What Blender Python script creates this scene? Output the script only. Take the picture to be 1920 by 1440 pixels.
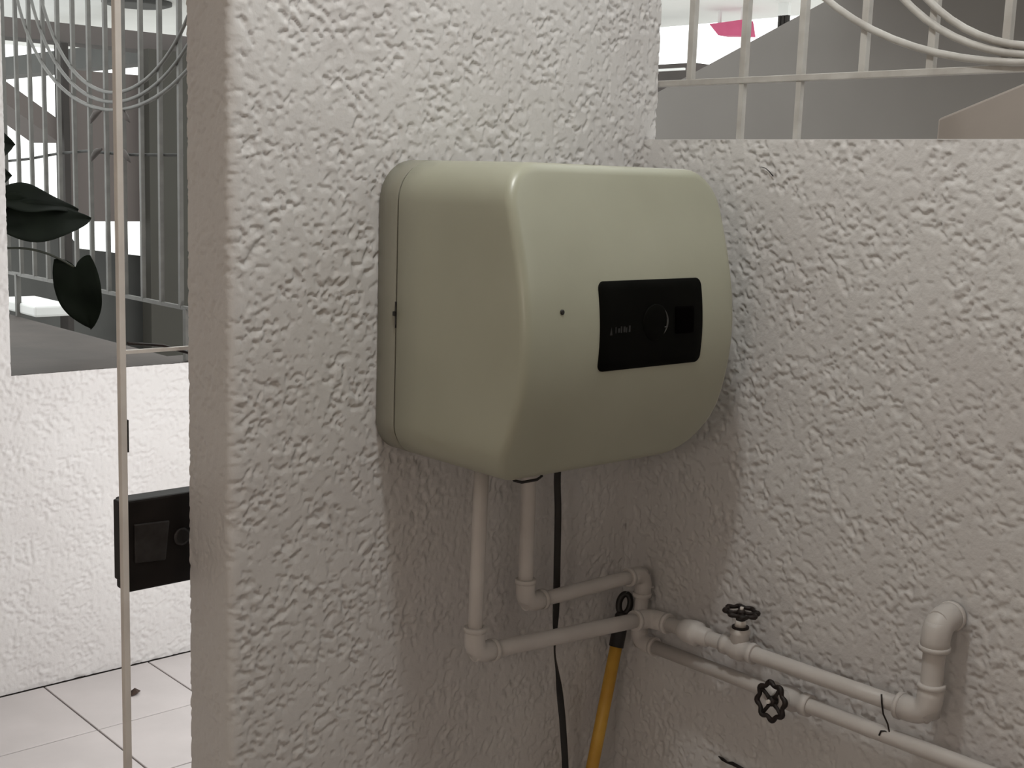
import bpy, math
import numpy as np
from mathutils import Vector, Matrix

# ---------------------------------------------------------------- scene reset
for o in list(bpy.data.objects):
    bpy.data.objects.remove(o, do_unlink=True)
scene = bpy.context.scene
COL = scene.collection

# ---------------------------------------------------------------- camera
# world: wall_main is the plane y=0, wall_window the plane x=0, corner at the origin, floor z=0
cam_d = bpy.data.cameras.new('camera')
cam_d.sensor_fit = 'HORIZONTAL'
cam_d.sensor_width = 36.0
cam_d.lens = 36.0 * 2382.7 / 1920.0
cam_d.clip_start = 0.05
cam_d.clip_end = 200
cam = bpy.data.objects.new('camera', cam_d)
COL.objects.link(cam)
RGT = Vector((0.745486, -0.665677, 0.033539))
UPV = Vector((0.080898, 0.140315, 0.986796))
FWD = Vector((0.661593, 0.732930, -0.158454))
M = Matrix.Identity(4)
for i in range(3):
    M[i][0], M[i][1], M[i][2] = RGT[i], UPV[i], -FWD[i]
M.translation = Vector((-1.440, -1.317, 1.5))
cam.matrix_world = M
scene.camera = cam

# ---------------------------------------------------------------- world, lights, exposure
world = bpy.data.worlds.new('overcast_sky')
scene.world = world
world.use_nodes = True
bg = world.node_tree.nodes['Background']
bg.inputs['Color'].default_value = (0.97, 1.0, 0.98, 1)
bg.inputs['Strength'].default_value = 1.9
scene.view_settings.view_transform = 'Standard'
scene.view_settings.look = 'None'
scene.view_settings.gamma = 1.0
scene.view_settings.use_curve_mapping = False
scene.view_settings.exposure = 0.0
ROOM_LAMP = (-0.66, -0.55, 2.40)
ROOM_LAMP_W = 17.2
HALL_LAMP = (0.10, 1.40, 2.40)
HALL_LAMP_W = 5.0
HALL_FILL = (0.33, 1.25, 0.80)
HALL_FILL_W = 15.0
ROOM_FILL = (-2.18, -1.30, 1.55)
ROOM_FILL_W = 8.8


def add_lamp(name, loc, watts, color, radius):
    d = bpy.data.lights.new(name, 'POINT')
    d.energy = watts
    d.color = color
    d.shadow_soft_size = radius
    o = bpy.data.objects.new(name, d)
    o.location = loc
    COL.objects.link(o)
    return o


add_lamp('room_lamp_light', ROOM_LAMP, ROOM_LAMP_W, (0.985, 1.0, 0.975), 0.045)
add_lamp('room_fill_light', ROOM_FILL, ROOM_FILL_W, (1.0, 0.875, 0.79), 0.11)  # added warm fill from the left, no known lamp there
add_lamp('hall_fill_light', HALL_FILL, HALL_FILL_W, (1.0, 0.965, 0.955), 0.07)  # added low fill, stands in for daylight on the hall wall
add_lamp('hall_lamp_light', HALL_LAMP, HALL_LAMP_W, (1.0, 0.955, 0.94), 0.06)


# ---------------------------------------------------------------- materials
def new_mat(name):
    m = bpy.data.materials.new(name)
    m.use_nodes = True
    return m, m.node_tree.nodes, m.node_tree.links, m.node_tree.nodes['Principled BSDF']


def mat(name, c1, c2=None, scale=8.0, rough=0.6, metal=0.0, bump=0.0, bscale=60.0, spec=0.5, detail=4.0, lo=0.35, hi=0.65):
    """procedural: noise between two tones plus optional fine bump"""
    m, n, l, p = new_mat(name)
    c2 = c2 or tuple(x * 0.85 for x in c1)
    tc = n.new('ShaderNodeTexCoord')
    nz = n.new('ShaderNodeTexNoise')
    nz.inputs['Scale'].default_value = scale
    nz.inputs['Detail'].default_value = detail
    l.new(tc.outputs['Object'], nz.inputs['Vector'])
    r = n.new('ShaderNodeValToRGB')
    r.color_ramp.elements[0].position = lo
    r.color_ramp.elements[1].position = hi
    r.color_ramp.elements[0].color = (*c2, 1)
    r.color_ramp.elements[1].color = (*c1, 1)
    l.new(nz.outputs['Fac'], r.inputs['Fac'])
    l.new(r.outputs['Color'], p.inputs['Base Color'])
    p.inputs['Roughness'].default_value = rough
    p.inputs['Metallic'].default_value = metal
    p.inputs['Specular IOR Level'].default_value = spec
    if bump:
        nb = n.new('ShaderNodeTexNoise')
        nb.inputs['Scale'].default_value = bscale
        nb.inputs['Detail'].default_value = 5
        l.new(tc.outputs['Object'], nb.inputs['Vector'])
        b = n.new('ShaderNodeBump')
        b.inputs['Strength'].default_value = bump
        b.inputs['Distance'].default_value = 0.002
        l.new(nb.outputs['Fac'], b.inputs['Height'])
        l.new(b.outputs['Normal'], p.inputs['Normal'])
    return m


MT = {}
MT['stucco'] = mat('painted_stucco', (0.60, 0.588, 0.578), (0.55, 0.528, 0.52), 3.0, 0.42, 0, 0.25, 240, 0.4)
MT['stucco_hall'] = mat('painted_stucco_hall', (0.80, 0.785, 0.78), (0.76, 0.74, 0.735), 4.0, 0.5, 0, 0.25, 200, 0.3)
MT['plaster'] = mat('smooth_plaster', (0.56, 0.50, 0.43), (0.52, 0.46, 0.39), 2.0, 0.7, 0, 0.1, 60)
MT['ceiling'] = mat('ceiling_paint', (0.70, 0.69, 0.67), (0.66, 0.65, 0.63), 2.0, 0.8)
MT['tile'] = mat('ceramic_tile', (0.575, 0.535, 0.53), (0.52, 0.485, 0.48), 6.0, 0.28, 0, 0.03, 40)
MT['grout'] = mat('grout', (0.10, 0.085, 0.075), (0.06, 0.05, 0.045), 30.0, 0.9)
MT['enamel'] = mat('cream_enamel', (0.375, 0.375, 0.292), (0.335, 0.335, 0.258), 5.0, 0.33, 0, 0.03, 120, 0.5)
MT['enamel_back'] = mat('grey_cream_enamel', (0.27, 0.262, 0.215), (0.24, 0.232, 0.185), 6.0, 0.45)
MT['seam'] = mat('dark_gap', (0.02, 0.018, 0.014), (0.012, 0.01, 0.008), 30, 0.9)
MT['panel'] = mat('dark_panel_plastic', (0.0034, 0.0034, 0.0026), (0.0024, 0.0024, 0.0018), 20, 0.6, 0, 0, 60, 0.04)
MT['panel_window'] = mat('smoked_window', (0.0010, 0.0006, 0.0006), (0.0008, 0.0005, 0.0005), 20, 0.6, 0, 0, 60, 0.01)
MT['knob'] = mat('knob_plastic', (0.006, 0.006, 0.006), (0.004, 0.004, 0.004), 20, 0.45, 0, 0, 60, 0.25)
MT['print'] = mat('faded_grey_print', (0.0095, 0.0095, 0.0085), (0.005, 0.005, 0.0045), 200, 0.6)
MT['glint_pointer'] = mat('grey_glint_pointer', (0.06, 0.06, 0.056), (0.028, 0.028, 0.026), 200, 0.6)  # tone of the highlight painted on the knob rim, and of the pointer
MT['pipe'] = mat('painted_pipe', (0.56, 0.53, 0.51), (0.50, 0.47, 0.45), 14, 0.45, 0, 0.12, 90)
MT['iron'] = mat('dark_cast_iron', (0.018, 0.009, 0.007), (0.008, 0.005, 0.004), 60, 0.55, 0.2, 0.3, 200)
MT['cable'] = mat('black_cable_sheath', (0.008, 0.006, 0.005), (0.005, 0.004, 0.003), 60, 0.45)
MT['yellow'] = mat('yellow_painted_metal', (0.62, 0.36, 0.055), (0.52, 0.28, 0.035), 20, 0.45)
MT['black'] = mat('black_plastic', (0.012, 0.010, 0.009), (0.008, 0.006, 0.005), 40, 0.5)
MT['cream_steel'] = mat('cream_painted_steel', (0.70, 0.66, 0.62), (0.62, 0.58, 0.545), 20, 0.5, 0, 0.1, 120)
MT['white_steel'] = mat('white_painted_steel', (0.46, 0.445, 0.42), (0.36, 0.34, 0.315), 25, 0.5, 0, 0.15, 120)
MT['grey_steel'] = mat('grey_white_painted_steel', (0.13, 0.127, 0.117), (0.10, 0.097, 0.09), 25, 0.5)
MT['lock'] = mat('dark_lock_metal', (0.012, 0.009, 0.008), (0.008, 0.006, 0.005), 30, 0.55, 0.1, 0.1, 80, 0.25)
MT['lock_plate'] = mat('worn_lock_plate', (0.030, 0.027, 0.026), (0.014, 0.011, 0.010), 60, 0.5, 0.2)
MT['ledge'] = mat('brown_grey_cement', (0.076, 0.062, 0.055), (0.054, 0.045, 0.040), 5, 0.7, 0, 0.2, 60)
MT['leaf'] = mat('dark_leaf', (0.006, 0.0085, 0.005), (0.003, 0.0045, 0.0025), 12, 0.7, 0, 0, 60, 0.08)
MT['stem'] = mat('leaf_stem', (0.025, 0.028, 0.014), (0.015, 0.017, 0.009), 12, 0.6)
MT['clay'] = mat('clay_pot', (0.28, 0.13, 0.08), (0.22, 0.10, 0.06), 12, 0.8)
MT['soil'] = mat('soil', (0.03, 0.02, 0.014), (0.02, 0.012, 0.01), 60, 0.95)
MT['patio_grey'] = mat('patio_grey_plaster', (0.231, 0.221, 0.206), (0.201, 0.190, 0.177), 1.5, 0.8, 0, 0.1, 40)
MT['patio_cream'] = mat('patio_cream_plaster', (0.34, 0.30, 0.26), (0.30, 0.26, 0.23), 2.5, 0.8, 0, 0.1, 40)
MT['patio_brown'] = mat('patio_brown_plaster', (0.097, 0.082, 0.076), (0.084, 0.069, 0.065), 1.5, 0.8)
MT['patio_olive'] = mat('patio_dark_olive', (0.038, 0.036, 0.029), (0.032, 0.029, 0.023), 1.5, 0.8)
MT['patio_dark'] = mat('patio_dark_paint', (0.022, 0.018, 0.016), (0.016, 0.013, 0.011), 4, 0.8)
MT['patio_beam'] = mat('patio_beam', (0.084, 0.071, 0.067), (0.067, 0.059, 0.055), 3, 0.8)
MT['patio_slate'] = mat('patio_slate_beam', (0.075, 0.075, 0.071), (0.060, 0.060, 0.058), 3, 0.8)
MT['patio_white'] = mat('patio_white', (0.80, 0.81, 0.80), (0.76, 0.77, 0.76), 2, 0.8)
MT['patio_floor'] = mat('patio_floor', (0.55, 0.53, 0.50), (0.48, 0.46, 0.44), 3, 0.8)
MT['pink'] = mat('pink_canvas', (0.62, 0.12, 0.24), (0.55, 0.09, 0.19), 5, 0.8)
MT['bulb'] = mat('bulb_glass', (0.9, 0.9, 0.88), (0.85, 0.85, 0.83), 5, 0.3)
MT['husk'] = mat('dry_brown_leaf', (0.05, 0.025, 0.015), (0.03, 0.015, 0.01), 40, 0.8)


# ---------------------------------------------------------------- mesh helpers
class MB:
    def __init__(s):
        s.v, s.f, s.sm = [], [], []

    def add(s, verts, faces, smooth=False):
        b = len(s.v)
        s.v += [tuple(p) for p in verts]
        s.f += [tuple(i + b for i in f) for f in faces]
        s.sm += [smooth] * len(faces)
        return s

    def box(s, x0, x1, y0, y1, z0, z1):
        v = [(x, y, z) for z in (z0, z1) for y in (y0, y1) for x in (x0, x1)]
        f = [(0, 2, 3, 1), (4, 5, 7, 6), (0, 1, 5, 4), (2, 6, 7, 3), (0, 4, 6, 2), (1, 3, 7, 5)]
        return s.add(v, f)

    def prism(s, poly, fixed, t0, t1):
        """polygon in two axes extruded along axis `fixed` (0=x,1=y,2=z)"""
        n = len(poly)
        v = []
        for t in (t0, t1):
            for a, b in poly:
                p = [a, b]
                p.insert(fixed, t)
                v.append(p)
        f = [tuple(range(n)), tuple(range(2 * n - 1, n - 1, -1))]
        f += [(i, i + n, (i + 1) % n + n, (i + 1) % n) for i in range(n)]
        return s.add(v, f)

    def tube(s, pts, rad, seg=14, caps=True, flat=None):
        """sweep a circle (or an ellipse: flat=list of (ra, rb, twist)) along pts"""
        P = [Vector(p) for p in pts]
        n = len(P)
        if not hasattr(rad, '__len__'):
            rad = [rad] * n
        tang = []
        for i in range(n):
            t = (P[min(i + 1, n - 1)] - P[max(i - 1, 0)])
            tang.append(t.normalized())
        up = Vector((0, 0, 1)) if abs(tang[0].z) < 0.9 else Vector((1, 0, 0))
        nrm = (up - tang[0] * up.dot(tang[0])).normalized()
        verts = []
        for i in range(n):
            nrm = (nrm - tang[i] * nrm.dot(tang[i])).normalized()
            bi = tang[i].cross(nrm)
            for k in range(seg):
                a = 2 * math.pi * k / seg
                if flat:
                    ra, rb, tw = flat[i]
                    c, q = math.cos(a) * ra, math.sin(a) * rb
                    cc, qq = c * math.cos(tw) - q * math.sin(tw), c * math.sin(tw) + q * math.cos(tw)
                    verts.append(P[i] + nrm * cc + bi * qq)
                else:
                    verts.append(P[i] + (nrm * math.cos(a) + bi * math.sin(a)) * rad[i])
        faces = []
        for i in range(n - 1):
            for k in range(seg):
                k2 = (k + 1) % seg
                faces.append((i * seg + k, i * seg + k2, (i + 1) * seg + k2, (i + 1) * seg + k))
        s.add(verts, faces, True)
        if caps:
            b = len(s.v) - len(verts)
            s.f += [tuple(b + k for k in range(seg))[::-1], tuple(b + (n - 1) * seg + k for k in range(seg))]
            s.sm += [False, False]
        return s

    def lathe(s, origin, axis, prof, seg=24):
        """prof: list of (distance along axis, radius)"""
        ax = Vector(axis).normalized()
        up = Vector((0, 0, 1)) if abs(ax.z) < 0.9 else Vector((1, 0, 0))
        a1 = (up - ax * up.dot(ax)).normalized()
        a2 = ax.cross(a1)
        o = Vector(origin)
        v = []
        for d, r in prof:
            for k in range(seg):
                a = 2 * math.pi * k / seg
                v.append(o + ax * d + (a1 * math.cos(a) + a2 * math.sin(a)) * r)
        f = []
        n = len(prof)
        for i in range(n - 1):
            for k in range(seg):
                k2 = (k + 1) % seg
                f.append((i * seg + k, i * seg + k2, (i + 1) * seg + k2, (i + 1) * seg + k))
        s.add(v, f, True)
        b = len(s.v) - len(v)
        s.f += [tuple(b + k for k in range(seg))[::-1], tuple(b + (n - 1) * seg + k for k in range(seg))]
        s.sm += [False, False]
        return s

    def mesh(s, name):
        me = bpy.data.meshes.new(name)
        me.from_pydata(s.v, [], s.f)
        me.polygons.foreach_set('use_smooth', s.sm)
        me.update()
        return me

    def build(s, name, material, parent=None, bevel=0.0, bseg=2):
        o = bpy.data.objects.new(name, s.mesh(name))
        return finish(o, material, parent, bevel, bseg)


def finish(o, material, parent=None, bevel=0.0, bseg=2):
    COL.objects.link(o)
    o.data.materials.append(MT[material] if isinstance(material, str) else material)
    if parent is not None:
        o.parent = parent
        o.matrix_parent_inverse = Matrix.Translation(-parent.location)
    if bevel:
        b = o.modifiers.new('bevel', 'BEVEL')
        b.width = bevel
        b.segments = bseg
        b.limit_method = 'ANGLE'
    return o


def tag(o, label=None, cat=None, group=None, kind=None):
    if label:
        o['label'] = label
    if cat:
        o['category'] = cat
    if group:
        o['group'] = group
    if kind:
        o['kind'] = kind
    return o


def thing(name, loc, label, cat, group=None):
    o = bpy.data.objects.new(name, None)
    o.location = loc
    o.empty_display_size = 0.05
    COL.objects.link(o)
    return tag(o, label, cat, group)


def box_obj(name, dims, material, parent=None, bevel=0.0, kind=None):
    o = MB().box(*dims).build(name, material, parent, bevel)
    if kind:
        o['kind'] = kind
    return o


# ---------------------------------------------------------------- stucco relief (real geometry)
_rng = np.random.RandomState(7)
_perm = _rng.permutation(4096)
_grad = _rng.rand(4096) * 2 * np.pi
_gx, _gy = np.cos(_grad), np.sin(_grad)


def perlin(x, y, seed=0):
    xi, yi = np.floor(x).astype(np.int64), np.floor(y).astype(np.int64)
    xf, yf = x - xi, y - yi
    u, v = xf * xf * xf * (xf * (xf * 6 - 15) + 10), yf * yf * yf * (yf * (yf * 6 - 15) + 10)

    def g(ix, iy, dx, dy):
        h = _perm[(_perm[(ix + seed * 131) & 4095] + iy) & 4095]
        return _gx[h] * dx + _gy[h] * dy
    a = g(xi, yi, xf, yf)
    b = g(xi + 1, yi, xf - 1, yf)
    c = g(xi, yi + 1, xf, yf - 1)
    d = g(xi + 1, yi + 1, xf - 1, yf - 1)
    return ((a * (1 - u) + b * u) * (1 - v) + (c * (1 - u) + d * u) * v) * 1.5


def sstep(a, b, x):
    t = np.clip((x - a) / (b - a), 0, 1)
    return t * t * (3 - 2 * t)


def stucco(u, z, seed, k=1.0):
    """knock-down trowelled relief in metres; k scales the pattern size"""
    u = u / k
    z = z / k
    
    mask = sstep(-0.30, 0.35, perlin(u / 0.065, z / 0.055, seed + 5) + 0.4 * perlin(u / 0.028, z / 0.025, seed + 6))
    p = np.zeros_like(u)
    # torn pits: sharp upper rims, floors that feather out downwards
    for q in range(7):
        zq = z + q * 0.0010
        wx = perlin(u / 0.013, zq / 0.013, seed + 1) * 0.006
        wz = perlin(u / 0.013, zq / 0.013, seed + 2) * 0.006
        n = perlin((u + wx) / 0.0105, (zq + wz) / 0.0060, seed + 3) + 0.42 * perlin((u + wx) / 0.0050, (zq + wz) / 0.0036, seed + 4)
        thr = 0.47 - 0.17 * mask
        p = np.maximum(p, sstep(thr, thr + 0.12, n) * (1 - q / 7.0))
    h = -0.0024 * p * (0.60 + 0.40 * mask)
    lump = perlin(u / 0.016, z / 0.012, seed + 11)
    h += 0.0011 * sstep(0.15, 0.45, lump) * mask
    h += 0.00025 * perlin(u / 0.005, z / 0.004, seed + 9) * mask + 0.0010 * perlin(u / 0.10, z / 0.10, seed + 7)
    return h * k


def relief_mesh(name, base, nrm, ucoord, zs, seed, amp=None, keep=None, k=1.0, boxes=()):
    """base: (n,2) plan points, nrm: (n,2) plan normals; zs: heights. keep(u_index_mid,z_mid) masks cells"""
    base, nrm, uc, zs = map(np.asarray, (base, nrm, ucoord, zs))
    n, m = len(base), len(zs)
    U, Zg = np.meshgrid(uc, zs, indexing='ij')
    H = stucco(U, Zg, seed, k) + 0.0016 * k
    if amp is not None:
        H = H * np.asarray(amp)[:, None]
    X = base[:, 0][:, None] + nrm[:, 0][:, None] * H
    Y = base[:, 1][:, None] + nrm[:, 1][:, None] * H
    co = np.stack([X, Y, Zg], -1).reshape(-1, 3)
    i, j = np.meshgrid(np.arange(n - 1), np.arange(m - 1), indexing='ij')
    if keep is not None:
        um, zm = (uc[:-1] + uc[1:]) / 2, (zs[:-1] + zs[1:]) / 2
        ok = keep(um[:, None], zm[None, :])
        i, j = i[ok], j[ok]
    i, j = i.ravel(), j.ravel()
    q = np.stack([i * m + j, (i + 1) * m + j, (i + 1) * m + j + 1, i * m + j + 1], -1)
    mb = MB()
    for b in boxes:
        mb.box(*b)
    bv, bf = np.array(mb.v, float).reshape(-1, 3), np.array(mb.f, np.int64).reshape(-1, 4)
    allv = np.concatenate([co, bv])
    allf = np.concatenate([q, bf + len(co)])
    me = bpy.data.meshes.new(name)
    me.vertices.add(len(allv))
    me.vertices.foreach_set('co', allv.ravel())
    me.loops.add(allf.size)
    me.loops.foreach_set('vertex_index', allf.ravel().astype(np.int32))
    me.polygons.add(len(allf))
    me.polygons.foreach_set('loop_start', np.arange(0, allf.size, 4, dtype=np.int32))
    me.polygons.foreach_set('loop_total', np.full(len(allf), 4, np.int32))
    sm = np.zeros(len(allf), bool)
    sm[:len(q)] = True
    me.polygons.foreach_set('use_smooth', sm)
    me.update(calc_edges=True)
    me.validate()
    return bpy.data.objects.new(name, me)


def axis_steps(*spans):
    """(start, stop, step) spans -> one increasing array"""
    out = []
    for a, b, s in spans:
        out += list(np.linspace(a, b, max(2, int(round((b - a) / s)) + 1))[:-1])
    out.append(spans[-1][1])
    return np.array(out)


CEIL = 2.60
# ---- wall_main: heater wall, its free end at x=-0.70, 10 cm thick, front y=0
XE, XW, TH = -0.698, 0.022, 0.100
path, nm, uc, amp = [], [], [], []
for y in np.linspace(TH, 0.012, 36):
    path.append((XE, y)); nm.append((-1, 0)); uc.append(-(y)); amp.append(0.55)
for a in np.linspace(0, math.pi / 2, 6)[1:-1]:
    path.append((XE + 0.010 - 0.010 * math.cos(a), 0.010 - 0.010 * math.sin(a)))
    nm.append((-math.cos(a), -math.sin(a))); uc.append(-0.012 + 0.016 * a / 1.57); amp.append(0.7)
for x in np.linspace(XE + 0.012, XW, 345):
    path.append((x, 0.0)); nm.append((0, -1)); uc.append(x - XE); amp.append(1.0)
zs = axis_steps((0, 0.55, 0.02), (0.55, 1.95, 0.0021), (1.95, CEIL, 0.02))
wall = relief_mesh('wall_main', path, nm, uc, zs, 3, amp, boxes=[(XE + 0.008, XW - 0.004, 0.008, TH, 0, CEIL)])
tag(finish(wall, 'stucco'), kind='structure')

# ---- wall_window: the wall at right, plane x=0, window above z=1.568
SILL = 1.566
ys = axis_steps((-2.4, -0.82, 0.02), (-0.82, 0.0, 0.0021))
zs = axis_steps((0, 0.58, 0.02), (0.58, SILL, 0.0021))
wall = relief_mesh('wall_window', [(0, y) for y in ys], [(-1, 0)] * len(ys), ys, zs, 21,
                   boxes=[(0.004, 0.13, -2.4, -0.001, 0, SILL + 0.001), (0.0, 0.13, -2.4, -0.001, 2.32, CEIL), (0.0, 0.13, -2.4, -1.35, SILL, 2.32)])
tag(finish(wall, 'stucco'), kind='structure')

# ---- wall_hall: far wall of the passage with a big opening over the ledge
YC, XJ, ZL = 2.183, -0.147, 0.919
xs = axis_steps((-2.3, -0.55, 0.03), (-0.55, XJ, 0.004), (XJ, 0.46, 0.004))
zs = axis_steps((0, ZL, 0.004), (ZL, 2.0, 0.005), (2.0, CEIL, 0.03))
wall = relief_mesh('wall_hall', [(x, YC) for x in xs], [(0, -1)] * len(xs), xs, zs, 40,
                   keep=lambda u, z: ~((u > XJ) & (z > ZL)), k=1.35,
                   boxes=[(-2.3, 0.455, YC + 0.004, YC + 0.15, 0, ZL - 0.002), (-2.3, XJ - 0.002, YC + 0.004, YC + 0.15, ZL - 0.002, CEIL)])
tag(finish(wall, 'stucco_hall'), kind='structure')

# ---- the rest of the shell
box_obj('wall_left', (-2.42, -2.3, -2.5, 2.35, 0, CEIL), 'plaster', kind='structure')
box_obj('wall_back', (-2.3, 0.13, -2.52, -2.4, 0, CEIL), 'plaster', kind='structure')
box_obj('ceiling', (-2.42, 0.13, -2.52, 2.35, CEIL, CEIL + 0.12), 'ceiling', kind='structure')
floor = box_obj('floor', (-2.42, 0.60, -2.52, 2.35, -0.10, -0.006), 'grout', kind='structure')
TX, TY, GAP = 0.324, 0.3235, 0.0045
tile_me = None
for ix in range(-7, 2):
    for iy in range(-12, 2):
        x0, y0 = -0.081 + TX * ix, 1.807 + TY * iy
        if iy == 1:
            continue
        if tile_me is None:
            b = 0.0015
            w, h = TX - GAP, TY - GAP
            tile_me = MB().add([(0, 0, -0.006), (w, 0, -0.006), (w, h, -0.006), (0, h, -0.006),
                                (0, 0, -b), (w, 0, -b), (w, h, -b), (0, h, -b),
                                (b, b, 0), (w - b, b, 0), (w - b, h - b, 0), (b, h - b, 0)],
                               [(8, 9, 10, 11), (4, 5, 9, 8), (5, 6, 10, 9), (6, 7, 11, 10), (7, 4, 8, 11),
                                (0, 1, 5, 4), (1, 2, 6, 5), (2, 3, 7, 6), (3, 0, 4, 7)]).mesh('tile')
            tile_me.materials.append(MT['tile'])
        t = bpy.data.objects.new('tile', tile_me)
        COL.objects.link(t)
        t.parent = floor
        # last row before the hall wall is a little deeper
        if iy == 0:
            t.scale = (1, (YC - 1.807 - 0.013) / (TY - GAP), 1)
        t.location = (x0 + GAP / 2, y0 + GAP / 2, 0)

# ledge slab behind the hall opening
tag(MB().prism([(-1.2, YC + 0.005), (0.455, YC + 0.005), (0.455, YC + 0.15), (0.395, YC + 0.15), (0.395, 3.75), (-1.2, 3.75)], 2, 0.80, ZL).build('trim_1', 'ledge'), kind='structure')
box_obj('trim_2', (-1.2, 0.39, YC + 0.16, 3.75, 0.0, 0.80), 'patio_grey', kind='structure')

# ---------------------------------------------------------------- ceiling lamps and two added fill lamps (out of view, they light the place)
for loc, lab in ((ROOM_LAMP, 'round white ceiling bulb holder above the water heater'), (HALL_LAMP, 'round white ceiling bulb holder in the passage')):
    t = thing('ceiling_lamp', (loc[0], loc[1], CEIL), lab, 'lamp')
    MB().lathe((loc[0], loc[1], CEIL), (0, 0, -1), [(0, 0.06), (0.02, 0.058), (0.03, 0.035), (0.06, 0.022), (0.085, 0.022)]).build('lamp_holder', 'white_steel', t)

t = thing('hall_fill_lamp', (HALL_FILL[0], HALL_FILL[1], 0), 'added fill lamp on a short stand in the passage behind the heater wall', 'lamp')
MB().lathe((HALL_FILL[0], HALL_FILL[1], 0), (0, 0, 1), [(0, 0.11), (0.012, 0.11), (0.02, 0.012), (0.68, 0.010), (0.685, 0.03), (0.70, 0.03)]).build('stand', 'white_steel', t)
t = thing('room_fill_lamp', (-2.3, ROOM_FILL[1], ROOM_FILL[2]), 'added warm fill lamp on the left wall behind the viewer', 'lamp')
MB().lathe((-2.3, ROOM_FILL[1], ROOM_FILL[2] - 0.16), (1, 0, 0), [(0, 0.05), (0.012, 0.05), (0.02, 0.02), (0.09, 0.016)]).build('bracket', 'white_steel', t)
MB().lathe((-2.215, ROOM_FILL[1], ROOM_FILL[2] - 0.165), (0, 0, 1), [(0, 0.02), (0.025, 0.03), (0.03, 0.012)]).build('lamp_holder', 'white_steel', t)

# ---------------------------------------------------------------- water heater
HX0, HX1, HZ0, HZ1 = -0.489, -0.116, 1.147, 1.521
HXC, HZC = (HX0 + HX1) / 2, (HZ0 + HZ1) / 2
heater = thing('water_heater', (HXC, 0, HZ0), 'cream enamelled box water heater with bowed front mounted on the wall', 'water heater')


R_BL = 0.042


def outline(r_top, r_bot, inset=0.0, n=10):
    """rounded rectangle in x,z, counter-clockwise seen from the room"""
    x0, x1, z0, z1 = HX0 + inset, HX1 - inset, HZ0 + inset, HZ1 - inset
    pts = []

    def arc(cx, cz, r, a0):
        for k in range(n + 1):
            a = a0 + math.pi / 2 * k / n
            pts.append((cx + r * math.cos(a), cz + r * math.sin(a)))
    rt, rb, rl = max(r_top - inset, 0.004), max(r_bot - inset, 0.004), max(R_BL - inset, 0.004)
    arc(x1 - rt, z1 - rt, rt, 0)
    for k in range(1, 12):
        pts.append((x1 - rt + (x0 + rt - x1 + rt) * k / 12, z1))
    arc(x0 + rt, z1 - rt, rt, math.pi / 2)
    for k in range(1, 16):
        pts.append((x0, z1 - rt + (z0 + rl - z1 + rt) * k / 16))
    arc(x0 + rl, z0 + rl, rl, math.pi)
    for k in range(1, 12):
        pts.append((x0 + rl + (x1 - rb - x0 - rl) * k / 12, z0))
    arc(x1 - rb, z0 + rb, rb, 1.5 * math.pi)
    for k in range(1, 16):
        pts.append((x1, z0 + rb + (z1 - rt - z0 - rb) * k / 16))
    return pts


_pz = [1.147, 1.163, 1.195, 1.230, 1.260, 1.287, 1.317, 1.347, 1.372, 1.394, 1.434, 1.486, 1.511, 1.521]
_py = [.232, .243, .258, .2695, .2765, .2805, .2825, .282, .279, .275, .262, .2455, .2395, .237]


def front_y(z):
    # smooth cubic fit of the side profile
    return -float(np.polyval(_coef, z - 1.33))


_coef = np.polyfit(np.array(_pz) - 1.33, np.array(_py), 4)

RT, RB = 0.052, 0.074
# back plate
mb = MB()
rings = [(0.006, 0.0), (0.0, -0.004), (0.0, -0.036), (0.002, -0.039)]
for ins, y in rings:
    pass
n0 = len(outline(RT, RB))
V = []
for ins, y in rings:
    V += [(x, y, z) for x, z in outline(RT, RB, ins)]
F = []
for r in range(len(rings) - 1):
    for k in range(n0):
        k2 = (k + 1) % n0
        F.append((r * n0 + k, (r + 1) * n0 + k, (r + 1) * n0 + k2, r * n0 + k2))
mb.add(V, F, True)
mb.add([(x, -0.039, z) for x, z in outline(RT, RB, 0.002)], [tuple(range(n0))[::-1]])
mb.build('back_plate', 'enamel_back', heater)
# dark seam
V = []
for y in (-0.0385, -0.0435):
    V += [(x, y, z) for x, z in outline(RT, RB, 0.0045)]
MB().add(V, [(k, n0 + k, n0 + (k + 1) % n0, (k + 1) % n0) for k in range(n0)], True).build('seam', 'seam', heater)
# cover: rounded box lofted to the bowed front
mb = MB()
V = []
R_E = 0.0115
rings = 0
base = outline(RT, RB)
cx, cz = HXC, HZC


def ring(pts_y):
    global rings
    V.extend(pts_y)
    rings += 1


ring([(x, -0.0425, z) for x, z in outline(RT, RB, 0.004)])
ring([(x, -0.0425, z) for x, z in outline(RT, RB, 0.0012)])
ring([(x, -0.0440, z) for x, z in base])
for t in (0.25, 0.5, 0.75, 0.93):
    ring([(x, -0.044 + (front_y(z) + R_E + 0.044) * t, z) for x, z in base])
for a in np.linspace(0, math.pi / 2, 7):
    ins = R_E * (1 - math.cos(a))
    o = outline(RT, RB, ins)
    ring([(x, front_y(z) + R_E * (1 - math.sin(a)), z) for x, z in o])
inner = outline(RT, RB, R_E)
for sc in (0.93, 0.86, 0.78, 0.69, 0.58, 0.46, 0.33, 0.2, 0.08):
    ring([(cx + (x - cx) * sc, front_y(cz + (z - cz) * sc), cz + (z - cz) * sc) for x, z in inner])
F = []
for r in range(rings - 1):
    for k in range(n0):
        k2 = (k + 1) % n0
        F.append((r * n0 + k, (r + 1) * n0 + k, (r + 1) * n0 + k2, r * n0 + k2))
mb.add(V, F, True)
mb.f.append(tuple((rings - 1) * n0 + k for k in range(n0))[::-1]); mb.sm.append(True)
mb.build('cover', 'enamel', heater)


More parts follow.
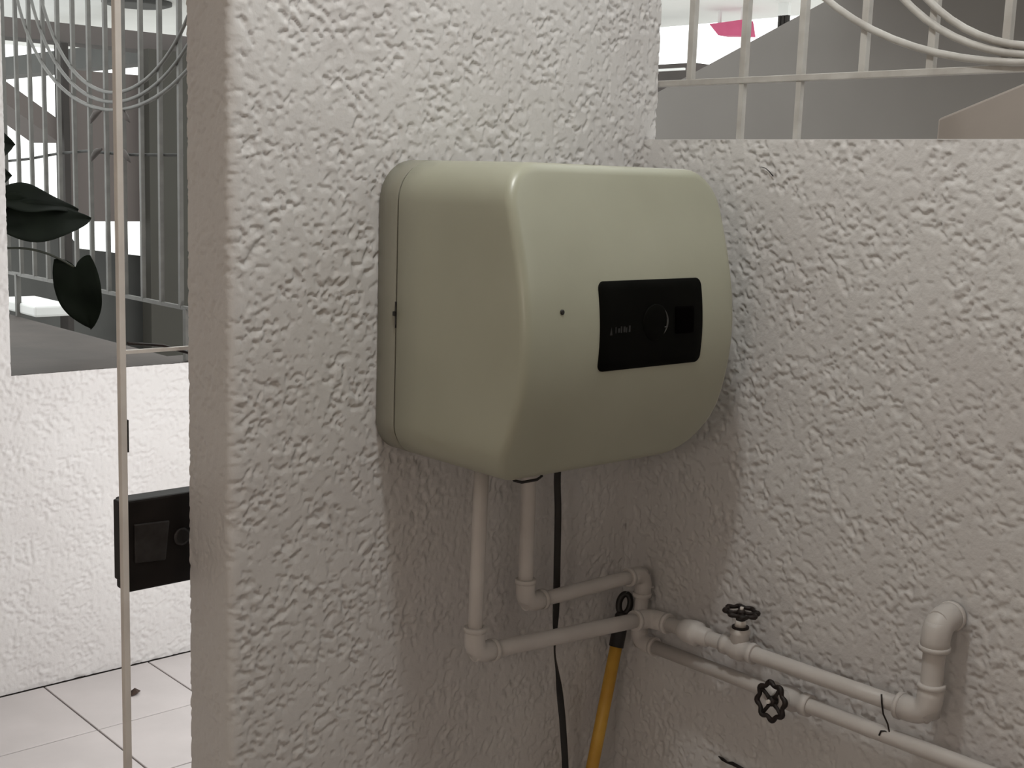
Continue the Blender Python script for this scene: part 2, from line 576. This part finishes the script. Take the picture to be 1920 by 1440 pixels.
def curved_plate(x0, x1, z0, z1, r, lift, thick, nx=10, nz=16, rim=0.0015):
    """thin plate that follows the bowed front, rounded corners"""
    pts = []
    for (qx, qz, a0) in ((x1 - r, z1 - r, 0), (x0 + r, z1 - r, 90), (x0 + r, z0 + r, 180), (x1 - r, z0 + r, 270)):
        for k in range(7):
            a = math.radians(a0 + 90 * k / 6)
            pts.append((qx + r * math.cos(a), qz + r * math.sin(a)))
        if a0 == 90:
            pts += [(x0, z1 - r + (z0 + r - z1 + r) * k / 10) for k in range(1, 10)]
        if a0 == 270:
            pts += [(x1, z0 + r + (z1 - r - z0 - r) * k / 10) for k in range(1, 10)]
    n = len(pts)
    mx, mz = (x0 + x1) / 2, (z0 + z1) / 2
    mb = MB()
    V = [(x, front_y(z) - lift + thick, z) for x, z in pts]
    V += [(x, front_y(z) - lift + rim, z) for x, z in pts]
    for s in (0.985, 0.8, 0.6, 0.4, 0.2, 0.05):
        V += [(mx + (x - mx) * s, front_y(mz + (z - mz) * s) - lift, mz + (z - mz) * s) for x, z in pts]
    F = []
    for q in range(7):
        for k in range(n):
            k2 = (k + 1) % n
            F.append((q * n + k, (q + 1) * n + k, (q + 1) * n + k2, q * n + k2))
    mb.add(V, F, True)
    mb.f.append(tuple(7 * n + k for k in range(n))[::-1]); mb.sm.append(True)
    return mb


panel = curved_plate(-0.3705, -0.1850, 1.279, 1.386, 0.009, 0.0022, 0.006).build('control_panel', 'panel', heater)
tag(panel, 'black control panel')
curved_plate(-0.2395, -0.2035, 1.318, 1.352, 0.003, 0.0030, 0.004).build('display_window', 'panel_window', panel)
ky, kz, kx = front_y(1.334) - 0.0022, 1.334, -0.276
knob = MB().lathe((kx, ky, kz), (0, -1, 0), [(-0.002, 0.0225), (0.0004, 0.0225), (0.0010, 0.0215), (0.0012, 0.012), (0.0012, 0.002)], 32).build('knob', 'panel', panel)
# painted highlight crescent at the right edge of the knob and the small pointer beside it
cres = MB()
arcp = []
for k in range(15):
    a = math.radians(-42 + 84 * k / 14)
    arcp.append((kx + 0.0215 * math.cos(a), ky - 0.0008, kz + 0.0215 * math.sin(a)))
wid = [0.0004 + 0.0011 * math.sin(math.pi * k / 14) for k in range(15)]
cres.tube(arcp, wid, 8)
cres.tube([(kx + 0.0165, ky - 0.0012, kz - 0.006), (kx + 0.0205, ky - 0.0012, kz - 0.0068)], 0.0010, 8)
cres.build('rim_glint_pointer', 'glint_pointer', panel)
# illegible faded brand strip: a wedge and a row of short strokes
ly = front_y(1.327) - 0.0024
mb = MB()
mb.prism([(-0.3555, 1.3225), (-0.3515, 1.3225), (-0.3535, 1.3320)], 1, ly - 0.0003, ly + 0.001)
for k, (w, t) in enumerate(((0.0016, 1.3318), (0.0030, 1.3300), (0.0022, 1.3322), (0.0034, 1.3318), (0.0020, 1.3305), (0.0030, 1.3324))):
    x = -0.3465 + k * 0.0046
    mb.box(x, x + w, ly - 0.0003, ly + 0.001, 1.3245 + 0.0004 * (k % 2), t)
mb.build('faded_marking', 'print', panel)
tag(MB().lathe((-0.4315, front_y(1.353) + 0.001, 1.353), (0, -1, 0), [(0, 0.0032), (0.0022, 0.0030), (0.0028, 0.0018)], 14).build('screw', 'black', heater), 'small black screw')
# broken clip at the seam, wire hook under the body
mb = MB()
mb.box(HX0 - 0.0018, HX0 + 0.002, -0.0425, -0.0375, 1.327, 1.3325)
mb.prism([(-0.0405, 1.345), (-0.0430, 1.345), (-0.0435, 1.318), (-0.0415, 1.312)], 0, HX0 - 0.0006, HX0 + 0.003)
mb.build('clip', 'black', heater)
MB().tube([(-0.424, -0.19, 1.150), (-0.420, -0.197, 1.1375), (-0.410, -0.20, 1.1345), (-0.398, -0.20, 1.1345), (-0.385, -0.20, 1.1345), (-0.375, -0.198, 1.1370), (-0.372, -0.19, 1.150)], 0.0019, 8).build('hook', 'black', heater)
for x, y in ((-0.3935, -0.105), (-0.2775, -0.07)):
    MB().lathe((x, y, 1.156), (0, 0, -1), [(0, 0.016), (0.016, 0.016), (0.018, 0.0135), (0.0245, 0.0135)], 20).build('outlet_nipple', 'pipe', heater)

# ---------------------------------------------------------------- pipes
PR, ER = 0.0098, 0.0128


def elbow(mb, a, corner, b, r=ER, bend=0.020, collar=0.016):
    """elbow fitting from direction a -> corner -> b with socket collars"""
    c = Vector(corner)
    d0 = (Vector(a) - c).normalized()
    d1 = (Vector(b) - c).normalized()
    pts = [c + d0 * (bend + collar)]
    for k in range(9):
        t = k / 8
        pts.append((1 - t) ** 2 * (c + d0 * bend) + 2 * t * (1 - t) * c + t * t * (c + d1 * bend))
    pts.append(c + d1 * (bend + collar))
    mb.tube(pts, [r] * len(pts), 18)
    for d in (d0, d1):
        mb.lathe(c + d * (bend + collar - 0.006), d, [(0, r), (0.0005, r + 0.0014), (0.006, r + 0.0014), (0.0065, r)], 18)
    return mb


def straight(a, b, r=PR):
    a, b = Vector(a), Vector(b)
    return MB().tube([a + (b - a) * t for t in (0, .25, .5, .75, 1)], r, 18)


def handwheel(center, axis, R, parent, twist=0.0, name='handwheel'):
    ax = Vector(axis).normalized()
    up = Vector((0, 0, 1)) if abs(ax.z) < 0.9 else Vector((1, 0, 0))
    a1 = (up - ax * up.dot(ax)).normalized()
    a2 = ax.cross(a1)
    c = Vector(center)
    mb = MB()
    pts, rad = [], []
    for k in range(65):
        a = 2 * math.pi * k / 64 + twist
        w = 1 + 0.085 * math.cos(8 * (a - twist))
        pts.append(c + (a1 * math.cos(a) + a2 * math.sin(a)) * R * w)
        rad.append(R * (0.15 + 0.02 * math.cos(8 * (a - twist))))
    mb.tube(pts, rad, 10, caps=False)
    for k in range(4):
        a = twist + math.pi / 4 + k * math.pi / 2
        d = a1 * math.cos(a) + a2 * math.sin(a)
        mb.tube([c + d * R * 0.15 - ax * 0.001, c + d * R * 0.55 - ax * 0.0015, c + d * R * 0.98], [R * 0.14, R * 0.11, R * 0.13], 8)
    mb.lathe(c - ax * 0.004, ax, [(0, R * 0.30), (0.005, R * 0.30), (0.007, R * 0.22)], 14)
    w = mb.build(name, 'iron', parent)
    MB().lathe(c + ax * 0.003, ax, [(0, R * 0.13), (0.004, R * 0.12)], 8).build('wheel_nut', 'cream_steel', w)
    return w


# hot run: heater -> down -> along heater wall -> corner -> along window wall -> up -> into wall
A0 = (-0.3935, -0.105, 1.131)
A1 = (-0.397, -0.105, 0.882)
A2 = (-0.050, -0.105, 0.858)
A3 = (-0.050, -0.566, 0.864)
A4 = (-0.050, -0.566, 0.985)
A5 = (-0.004, -0.566, 0.985)
hot = thing('water_pipe', (A1[0], A1[1], A1[2]), 'white painted pipe ending in an upright elbow, with horizontal handwheel valve, on right wall', 'pipe', 'pipes below the heater')
straight(A0, A1).build('pipe', 'pipe', hot)
straight(A1, A2, 0.0112).build('pipe', 'pipe', hot)
straight(A2, A3, 0.0108).build('pipe', 'pipe', hot)
straight(A3, A4, 0.0135).build('pipe', 'pipe', hot)
straight(A4, A5, 0.0135).build('pipe', 'pipe', hot)
elbow(MB(), A0, A1, A2, 0.0140).build('elbow', 'pipe', hot)
elbow(MB(), A1, A2, A3, 0.0142).build('elbow', 'pipe', hot)
elbow(MB(), A2, A3, A4, 0.0160, 0.026).build('elbow', 'pipe', hot)
elbow(MB(), A3, A4, A5, 0.0178, 0.024, 0.012).build('elbow', 'pipe', hot)
# union with lumpy nut
MB().lathe((-0.050, -0.165, 0.8588), (0, -1, 0.012), [(0, 0.0112), (0.004, 0.0150), (0.012, 0.0170), (0.024, 0.0185), (0.034, 0.0180), (0.036, 0.0140), (0.052, 0.0135), (0.054, 0.0112)], 16).build('union', 'pipe', hot)
# gate valve 1, stem upwards
vb = Vector((-0.050, -0.272, 0.8603))
valve = MB()
valve.lathe(vb + Vector((0, 0.028, 0)), (0, -1, 0), [(0, 0.0145), (0.008, 0.0150), (0.010, 0.0125), (0.020, 0.0165), (0.036, 0.0165), (0.046, 0.0125), (0.048, 0.0150), (0.056, 0.0145)], 16)
valve.lathe(vb, (0, 0, 1), [(0, 0.0135), (0.020, 0.0130), (0.023, 0.0145), (0.030, 0.0145), (0.031, 0.0095)], 16)
vo = valve.build('valve', 'pipe', hot)
MB().lathe(vb + Vector((0, 0, 0.030)), (0, 0, 1), [(0, 0.0122), (0.003, 0.0122)], 16).build('packing_ring', 'iron', vo)
MB().lathe(vb + Vector((0, 0, 0.033)), (0, 0, 1), [(0, 0.0085), (0.006, 0.0075), (0.009, 0.0070)], 12).build('bonnet', 'cream_steel', vo)
MB().lathe(vb + Vector((0, 0, 0.042)), (0, 0, 1), [(0, 0.0068), (0.002, 0.0075), (0.0055, 0.0070), (0.0065, 0.0045), (0.012, 0.0045)], 12).build('stem', 'iron', vo)
handwheel(vb + Vector((0, 0, 0.054)), (0.02, -0.06, 1), 0.0215, vo)

# cold run: heater -> down -> along -> down leg -> along window wall (runs out of view)
B0 = (-0.2775, -0.07, 1.131)
B1 = (-0.276, -0.07, 0.916)
B2 = (-0.0300, -0.07, 0.914)
B3 = (-0.0347, -0.07, 0.8075)
B4 = (-0.0791, -1.15, 0.8370)
B5 = (-0.0791, -1.15, 0.02)
cold = thing('water_pipe', B1, 'lower white painted pipe with upright handwheel valve, running off along right wall', 'pipe', 'pipes below the heater')
for a, b in ((B0, B1), (B1, B2), (B2, B3), (B3, B4), (B4, B5)):
    straight(a, b, 0.0105).build('pipe', 'pipe', cold)
elbow(MB(), B0, B1, B2, 0.0135).build('elbow', 'pipe', cold)
elbow(MB(), B1, B2, B3, 0.0132).build('elbow', 'pipe', cold)
elbow(MB(), B2, B3, B4, 0.0132).build('elbow', 'pipe', cold)
elbow(MB(), B3, B4, B5, 0.0132).build('elbow', 'pipe', cold)
vb = Vector((-0.0466, -0.359, 0.8153))
valve = MB()
valve.lathe(vb + Vector((0.0003, 0.032, 0)), (0, -1, 0), [(0, 0.0145), (0.008, 0.0150), (0.010, 0.0125), (0.022, 0.0165), (0.040, 0.0165), (0.052, 0.0125), (0.054, 0.0155), (0.066, 0.0150)], 16)
valve.lathe(vb, (-1, 0.12, 0.10), [(0, 0.0135), (0.018, 0.0130), (0.022, 0.0120), (0.028, 0.0085)], 16)
vo = valve.build('valve', 'pipe', cold)
va = Vector((-1, 0.12, 0.10)).normalized()
MB().lathe(vb + va * 0.026, va, [(0, 0.0065), (0.008, 0.006), (0.014, 0.0045)], 12).build('stem', 'iron', vo)
handwheel(vb + va * 0.036, va, 0.0235, vo, 0.25)

# wire tie hanging between the two runs
MB().tube([(-0.0615, -0.506, 0.8745), (-0.0625, -0.508, 0.864), (-0.062, -0.511, 0.850), (-0.0595, -0.517, 0.838), (-0.0585, -0.520, 0.827), (-0.060, -0.514, 0.8275), (-0.0625, -0.510, 0.827), (-0.0645, -0.509, 0.821)], 0.0011, 6).build('wire_tie', 'iron')
tag(bpy.data.objects['wire_tie'], 'short dark wire hanging from upper to lower pipe on right wall', 'wire')

# flat twin cable hanging from the heater
pts = [(-0.2045, -0.055, 1.150), (-0.203, -0.05, 1.085), (-0.199, -0.05, 1.032), (-0.1965, -0.05, 0.952), (-0.1952, -0.05, 0.905), (-0.195, -0.05, 0.867), (-0.1945, -0.05, 0.840), (-0.194, -0.05, 0.818), (-0.188, -0.05, 0.790), (-0.182, -0.05, 0.762), (-0.176, -0.05, 0.730), (-0.171, -0.05, 0.70), (-0.162, -0.05, 0.63), (-0.155, -0.046, 0.56), (-0.150, -0.03, 0.50), (-0.150, 0.0, 0.475)]
P = [Vector(p) for p in pts]
dense = []
for i in range(len(P) - 1):
    for k in range(5):
        t = k / 5
        p0, p1, p2, p3 = P[max(i - 1, 0)], P[i], P[i + 1], P[min(i + 2, len(P) - 1)]
        dense.append(0.5 * ((2 * p1) + (p2 - p0) * t + (2 * p0 - 5 * p1 + 4 * p2 - p3) * t * t + (3 * p1 - p0 - 3 * p2 + p3) * t ** 3))
dense.append(P[-1])


def twist_at(z):
    # broad side to the viewer above, edge-on around z=0.83, broad again below
    e = math.exp(-((z - 0.815) / 0.055) ** 2)
    return math.radians(42) + math.radians(88) * e


flat = [(0.0012, 0.0050, -twist_at(p.z)) for p in dense]
tag(MB().tube(dense, 0.004, 12, flat=flat).build('power_cable', 'cable'), 'flat black power cable hanging down the wall from the water heater', 'cable')

# yellow pole with black hanging cap leaning in the corner
PT, PB = Vector((-0.0235, -0.031, 0.872)), Vector((-0.277, -0.082, 0.0))
pd = (PB - PT).normalized()
pole = thing('broom_handle', PB, 'yellow pole with black hanging cap leaning in the corner behind the pipes', 'pole')
L = (PB - PT).length
MB().tube([PT + pd * (0.055 + (L - 0.055) * t) for t in (0, .2, .4, .6, .8, 1)], 0.0098, 18).build('shaft', 'yellow', pole)
side = Vector((0, 0, 1)).cross(pd).normalized()
side = (RGT - pd * RGT.dot(pd)).normalized()
cap = MB()
cap.tube([PT + pd * 0.031, PT + pd * 0.036, PT + pd * 0.045, PT + pd * 0.085], [0.0085, 0.0112, 0.0116, 0.0116], 18)
loop = []
for k in range(25):
    a = 2 * math.pi * k / 24
    loop.append(PT + pd * (0.018 - 0.0155 * math.cos(a)) + side * 0.0088 * math.sin(a))
cap.tube(loop, 0.0050, 10, caps=False)
cap.build('cap', 'black', pole)

# hair-like thread on the wall, dark twisted bit at the bottom
tag(MB().tube([(-0.0045, -0.223, 1.529), (-0.0055, -0.231, 1.5275), (-0.006, -0.238, 1.523), (-0.005, -0.244, 1.517)], [0.0004, 0.0006, 0.0008, 0.0009], 6).build('thread', 'black'),
    'short curved black thread stuck on the wall below the barred window', 'thread')
tag(MB().tube([(-0.004, -0.213, 0.6635), (-0.006, -0.222, 0.6632), (-0.0065, -0.232, 0.6615), (-0.0065, -0.240, 0.6635), (-0.006, -0.252, 0.6625), (-0.005, -0.272, 0.6620)], [0.0008, 0.0026, 0.0016, 0.0028, 0.0026, 0.001], 8).build('twig', 'iron'),
    'dark lumpy twig stuck on the wall low under the pipes', 'twig')

# ---------------------------------------------------------------- window grille in the right wall
GX = 0.030


def arc_pts(cy, cz, ry, rz, a0, a1, x, n=40):
    return [(x, cy + ry * math.cos(math.radians(a0 + (a1 - a0) * k / n)), cz + rz * math.sin(math.radians(a0 + (a1 - a0) * k / n))) for k in range(n + 1)]


gr = thing('window_grille', (GX, -0.56, SILL), 'white painted iron window grille with curved bars above the right wall', 'grille')
GY1 = -1.345
MB().box(GX - 0.0055, GX + 0.0055, GY1, 0.018, 1.6455, 1.6545).build('bottom_rail', 'white_steel', gr, 0.001)
MB().box(GX - 0.0055, GX + 0.0055, GY1, 0.018, 2.30, 2.312).build('top_rail', 'white_steel', gr, 0.001)
bars = [-0.058 - 0.0975 * k for k in range(13)]
for k, y in enumerate(bars):
    MB().box(GX - 0.005, GX + 0.005, y - 0.005, y + 0.005, 1.650, 2.305).build('bar', 'white_steel', gr, 0.0008)
for y in (bars[1], bars[2], bars[9], bars[10]):
    MB().box(GX - 0.004, GX + 0.004, y - 0.004, y + 0.004, SILL + 0.001, 1.648).build('foot', 'white_steel', gr)
CYG = -0.595
for ry, rz, zb in ((0.44, 0.34, 1.6555), (0.298, 0.34, 1.664), (0.265, 0.34, 1.6735)):
    MB().tube(arc_pts(CYG, zb + rz, ry, rz, 180, 360, GX - 0.008), 0.0048, 8).build('curved_bar', 'white_steel', gr)

# ---------------------------------------------------------------- gate leaf behind the wall end, with lock
gate = thing('gate', (-0.60, 0.13, 0), 'cream painted steel gate leaf edge standing beside the wall end', 'gate')
MB().box(-0.7802, -0.7722, 0.116, 0.126, 0.0, 2.30).build('stile', 'cream_steel', gate, 0.001)
MB().box(-0.470, -0.450, 0.108, 0.128, 0.0, 2.30).build('stile', 'cream_steel', gate, 0.001)
for z in (0.06, 2.27):
    MB().box(-0.7738, -0.470, 0.117, 0.125, z, z + 0.02).build('rail', 'cream_steel', gate)
MB().box(-0.7738, -0.470, 0.118, 0.125, 1.2775, 1.2818).build('rail', 'cream_steel', gate)
MB().tube([(-0.768, 0.122, 1.290), (-0.745, 0.125, 1.287), (-0.72, 0.125, 1.284), (-0.70, 0.124, 1.277), (-0.684, 0.124, 1.272), (-0.65, 0.124, 1.271)], 0.0018, 6).build('wire', 'iron', gate)
MB().box(-0.7724, -0.7702, 0.1165, 0.122, 1.157, 1.197).build('latch_slot', 'black', gate)
lock = MB().box(-0.7700, -0.640, 0.129, 0.160, 0.9745, 1.0925).build('lock', 'lock', gate, 0.003)
tag(lock, 'dark lock box')
MB().box(-0.7770, -0.7690, 0.1285, 0.150, 0.9900, 1.0925).build('strike_plate', 'lock', lock, 0.002)
MB().prism([(-0.7600, 1.012), (-0.7180, 1.009), (-0.7120, 1.060), (-0.7600, 1.062)], 1, 0.1265, 0.130).build('lock_plate', 'lock_plate', lock, 0.002)
MB().lathe((-0.695, 0.1295, 1.036), (0, -1, 0), [(0, 0.012), (0.003, 0.0115), (0.004, 0.008)], 20).build('keyhole', 'lock_plate', lock)

# ---------------------------------------------------------------- far grille on the ledge edge
LX = 0.40
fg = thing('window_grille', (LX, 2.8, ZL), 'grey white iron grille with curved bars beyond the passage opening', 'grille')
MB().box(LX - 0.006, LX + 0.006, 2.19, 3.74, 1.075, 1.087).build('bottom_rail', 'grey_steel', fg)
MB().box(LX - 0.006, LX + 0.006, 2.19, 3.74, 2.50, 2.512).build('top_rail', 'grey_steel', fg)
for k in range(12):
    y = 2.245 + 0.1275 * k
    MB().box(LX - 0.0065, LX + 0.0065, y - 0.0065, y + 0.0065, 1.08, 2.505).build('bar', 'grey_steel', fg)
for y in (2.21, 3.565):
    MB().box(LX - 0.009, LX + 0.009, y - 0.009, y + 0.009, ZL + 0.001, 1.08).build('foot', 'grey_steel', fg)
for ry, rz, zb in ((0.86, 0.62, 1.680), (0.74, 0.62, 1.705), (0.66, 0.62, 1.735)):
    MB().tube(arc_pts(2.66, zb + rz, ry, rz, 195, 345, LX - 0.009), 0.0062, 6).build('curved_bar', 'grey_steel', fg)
for yy, s in ((2.815, 1), (2.60, -1)):
    for z in (1.660, 1.535):
        MB().tube([(LX - 0.01, yy - 0.045 * s, z + 0.02), (LX - 0.012, yy - 0.01 * s, z + 0.012), (LX - 0.012, yy + 0.02 * s, z - 0.005), (LX - 0.01, yy + 0.04 * s, z - 0.02)], [0.003, 0.011, 0.009, 0.002], 8).build('iron_leaf', 'patio_beam', fg)
tag(MB().tube([(0.415, 3.665, 1.507), (0.415, 3.458, 1.517), (0.415, 3.197, 1.538), (0.415, 2.948, 1.549), (0.415, 2.64, 1.539), (0.415, 2.259, 1.541)], 0.005, 6).build('wire', 'patio_slate'),
    'thin grey wire strung along the far grille beyond the passage', 'wire')
tag(MB().box(0.402, 0.56, 3.41, 3.80, 0.93, 0.972).build('bright_gap_block', 'patio_white', None, 0.008), 'pale flat block standing in for a bright gap at the foot of the far grille', 'block')  # bright see-through gap made as a pale solid

# ---------------------------------------------------------------- plant on the ledge
plant = thing('potted_plant', (-0.34, 2.52, ZL), 'dark large-leaved plant on the ledge in the passage opening', 'plant')
MB().lathe((-0.34, 2.52, ZL), (0, 0, 1), [(0, 0.07), (0.12, 0.095), (0.135, 0.105), (0.155, 0.105)], 24).build('pot', 'clay', plant)
MB().lathe((-0.34, 2.52, ZL + 0.150), (0, 0, 1), [(0, 0.09), (0.006, 0.085)], 24).build('soil', 'soil', plant)


def leaf(base, tip, width, nvec, parent, heart=0.0, droop=0.02, fold=0.25, asym=0.0):
    b, t = Vector(base), Vector(tip)
    ax = (t - b)
    L = ax.length
    ax.normalize()
    nn = Vector(nvec)
    nn = (nn - ax * nn.dot(ax)).normalized()
    sd = ax.cross(nn)
    V, F = [], []
    nl, nw = 18, 6
    for i in range(nl + 1):
        u = i / nl
        if heart:
            w = width * (math.sin(math.pi * min(1, (u + 0.16) / 1.16) ** 0.75) ** 0.75) * (1 if u < 0.97 else (1 - u) / 0.03)
        else:
            w = width * (math.sin(math.pi * u ** 0.8)) ** 0.85
        for j in range(-nw, nw + 1):
            s = j / nw
            back = -heart * L * max(0, 1 - u * 5) * (abs(s) ** 0.7) * (1.15 - 0.35 * abs(s) ** 3)
            wav = 0.008 * math.sin(u * 9 + s * 2)
            V.append(b + ax * (u * L + back) + sd * (s * w * (1 + asym * s)) + nn * (abs(s) * w * fold - droop * u * u * 2 + wav * abs(s)))
    m = 2 * nw + 1
    for i in range(nl):
        for j in range(2 * nw):
            F.append((i * m + j, (i + 1) * m + j, (i + 1) * m + j + 1, i * m + j + 1))
    o = MB().add(V, F, True).build('leaf', 'leaf', parent)
    so = o.modifiers.new('thickness', 'SOLIDIFY')
    so.thickness = 0.0015
    return o


def petiole(pts, parent, r=0.0035):
    P = [Vector(p) for p in pts]
    d = []
    for k in range(21):
        t = k / 20
        d.append((1 - t) ** 2 * P[0] + 2 * t * (1 - t) * P[1] + t * t * P[2])
    return MB().tube(d, r, 8).build('stem', 'stem', parent)


CAMDIR = (-0.66, -0.73, 0.16)
root = (-0.34, 2.52, ZL + 0.15)
leaf((0.135, 2.40, 1.198), (0.168, 2.40, 1.000), 0.072, CAMDIR, plant, heart=0.20)
petiole((root, (-0.10, 2.42, 1.36), (0.130, 2.402, 1.198)), plant)
leaf((-0.105, 2.40, 1.318), (0.197, 2.40, 1.362), 0.068, (-0.45, -0.70, 0.4), plant, asym=0.1)
petiole((root, (-0.26, 2.48, 1.33), (-0.105, 2.40, 1.318)), plant)
leaf((-0.110, 2.42, 1.395), (0.172, 2.42, 1.405), 0.052, (-0.5, -0.6, 0.55), plant, droop=0.03)
petiole((root, (-0.27, 2.48, 1.42), (-0.110, 2.42, 1.395)), plant)
leaf((-0.120, 2.42, 1.370), (0.085, 2.42, 1.345), 0.055, (-0.4, -0.8, 0.2), plant)
petiole((root, (-0.24, 2.50, 1.36), (-0.120, 2.42, 1.370)), plant)
leaf((-0.22, 2.42, 1.56), (-0.015, 2.42, 1.560), 0.070, CAMDIR, plant)
petiole((root, (-0.33, 2.48, 1.60), (-0.22, 2.42, 1.56)), plant)
leaf((-0.20, 2.44, 1.47), (-0.025, 2.43, 1.470), 0.055, CAMDIR, plant)
petiole((root, (-0.31, 2.50, 1.50), (-0.20, 2.44, 1.47)), plant)

# dry scrap on the floor
tag(MB().add([(0.086, 1.955, 0.002), (0.104, 1.955, 0.007), (0.122, 1.972, 0.004), (0.110, 1.990, 0.008), (0.092, 1.985, 0.003), (0.104, 1.973, 0.017), (0.104, 1.973, 0.0)],
             [(0, 1, 5), (1, 2, 5), (2, 3, 5), (3, 4, 5), (4, 0, 5), (1, 0, 6), (2, 1, 6), (3, 2, 6), (4, 3, 6), (0, 4, 6)]).build('dry_leaf', 'husk'),
    'small crumpled dark dry leaf on the pale floor tiles', 'leaf')

# ---------------------------------------------------------------- patio beyond the openings
box_obj('floor_patio', (0.60, 12, -4, 14, -0.10, -0.01), 'patio_floor', kind='structure')
# stair parapets beyond the barred window
sp = MB().prism([(1.80, 0.0), (1.80, 1.640), (-1.2, 2.782), (-1.2, 0.0)], 0, 1.60, 1.75).build('stair_parapet', 'patio_grey')
tag(sp, 'grey sloping stair parapet filling the view through the barred window', 'parapet')
sp = MB().prism([(-0.19, 0.0), (-0.19, 1.623), (-1.3, 2.034), (-1.3, 0.0)], 0, 0.50, 0.62).build('stair_parapet', 'patio_cream', None, 0.004)
tag(sp, 'cream sloping stair wall at the lower right of the barred window', 'parapet')
tag(MB().box(0.62, 1.60, -1.3, 0.80, 2.10, 2.24).build('shade_slab', 'patio_cream'), 'flat stair landing slab above the view of the barred window', 'stairs')  # unseen slab added to darken the right part of the grey parapet
# far facade, railing, pink awning, white overhang
bl = thing('balcony', (6.15, 6.7, 0), 'brownish balcony band far away at the left of the barred window', 'balcony')
MB().box(6.0, 6.3, 5.03, 8.5, 2.20, 2.405).build('parapet', 'patio_beam', bl)
for y in (5.9, 8.3):
    MB().box(6.05, 6.25, y, y + 0.2, -0.01, 2.20).build('post', 'patio_white', bl)
rl = thing('railing', (5.7, 5.1, 2.2), 'thin white railing far off at the left of the barred window', 'railing')
for z in (2.235, 2.32):
    MB().box(5.69, 5.71, 4.86, 5.6, z, z + 0.016).build('rail', 'patio_white', rl)
for y in (5.14, 5.5):
    MB().box(5.69, 5.71, y, y + 0.016, 0.0, 2.39).build('post', 'patio_white', rl)
tag(MB().box(5.0, 6.6, 2.6, 9.0, 2.775, 2.95).build('overhang', 'patio_white'), 'pale roof overhang far beyond the barred window', 'roof')
aw = thing('awning', (6.06, 4.7, 2.775), 'small pink awning hanging under the far overhang', 'awning')
MB().prism([(4.906, 2.674), (4.60, 2.685), (4.57, 2.572), (4.815, 2.588)], 0, 6.0, 6.12).build('canvas', 'pink', aw)
for y in (4.64, 4.85):
    MB().box(6.05, 6.07, y, y + 0.02, 2.66, 2.775).build('hanger', 'patio_white', aw)
lv = thing('shutter', (6.0, 4.25, 2.61), 'small dark slatted shutter beside the stair parapet edge', 'shutter')
for k in range(3):
    MB().box(6.0, 6.03, 4.212 + 0.030 * k, 4.232 + 0.030 * k, 2.595, 2.690).build('slat', 'patio_dark', lv)
MB().box(6.0, 6.03, 4.21, 4.295, 2.690, 2.775).build('frame', 'patio_white', lv)

# seen through the passage opening
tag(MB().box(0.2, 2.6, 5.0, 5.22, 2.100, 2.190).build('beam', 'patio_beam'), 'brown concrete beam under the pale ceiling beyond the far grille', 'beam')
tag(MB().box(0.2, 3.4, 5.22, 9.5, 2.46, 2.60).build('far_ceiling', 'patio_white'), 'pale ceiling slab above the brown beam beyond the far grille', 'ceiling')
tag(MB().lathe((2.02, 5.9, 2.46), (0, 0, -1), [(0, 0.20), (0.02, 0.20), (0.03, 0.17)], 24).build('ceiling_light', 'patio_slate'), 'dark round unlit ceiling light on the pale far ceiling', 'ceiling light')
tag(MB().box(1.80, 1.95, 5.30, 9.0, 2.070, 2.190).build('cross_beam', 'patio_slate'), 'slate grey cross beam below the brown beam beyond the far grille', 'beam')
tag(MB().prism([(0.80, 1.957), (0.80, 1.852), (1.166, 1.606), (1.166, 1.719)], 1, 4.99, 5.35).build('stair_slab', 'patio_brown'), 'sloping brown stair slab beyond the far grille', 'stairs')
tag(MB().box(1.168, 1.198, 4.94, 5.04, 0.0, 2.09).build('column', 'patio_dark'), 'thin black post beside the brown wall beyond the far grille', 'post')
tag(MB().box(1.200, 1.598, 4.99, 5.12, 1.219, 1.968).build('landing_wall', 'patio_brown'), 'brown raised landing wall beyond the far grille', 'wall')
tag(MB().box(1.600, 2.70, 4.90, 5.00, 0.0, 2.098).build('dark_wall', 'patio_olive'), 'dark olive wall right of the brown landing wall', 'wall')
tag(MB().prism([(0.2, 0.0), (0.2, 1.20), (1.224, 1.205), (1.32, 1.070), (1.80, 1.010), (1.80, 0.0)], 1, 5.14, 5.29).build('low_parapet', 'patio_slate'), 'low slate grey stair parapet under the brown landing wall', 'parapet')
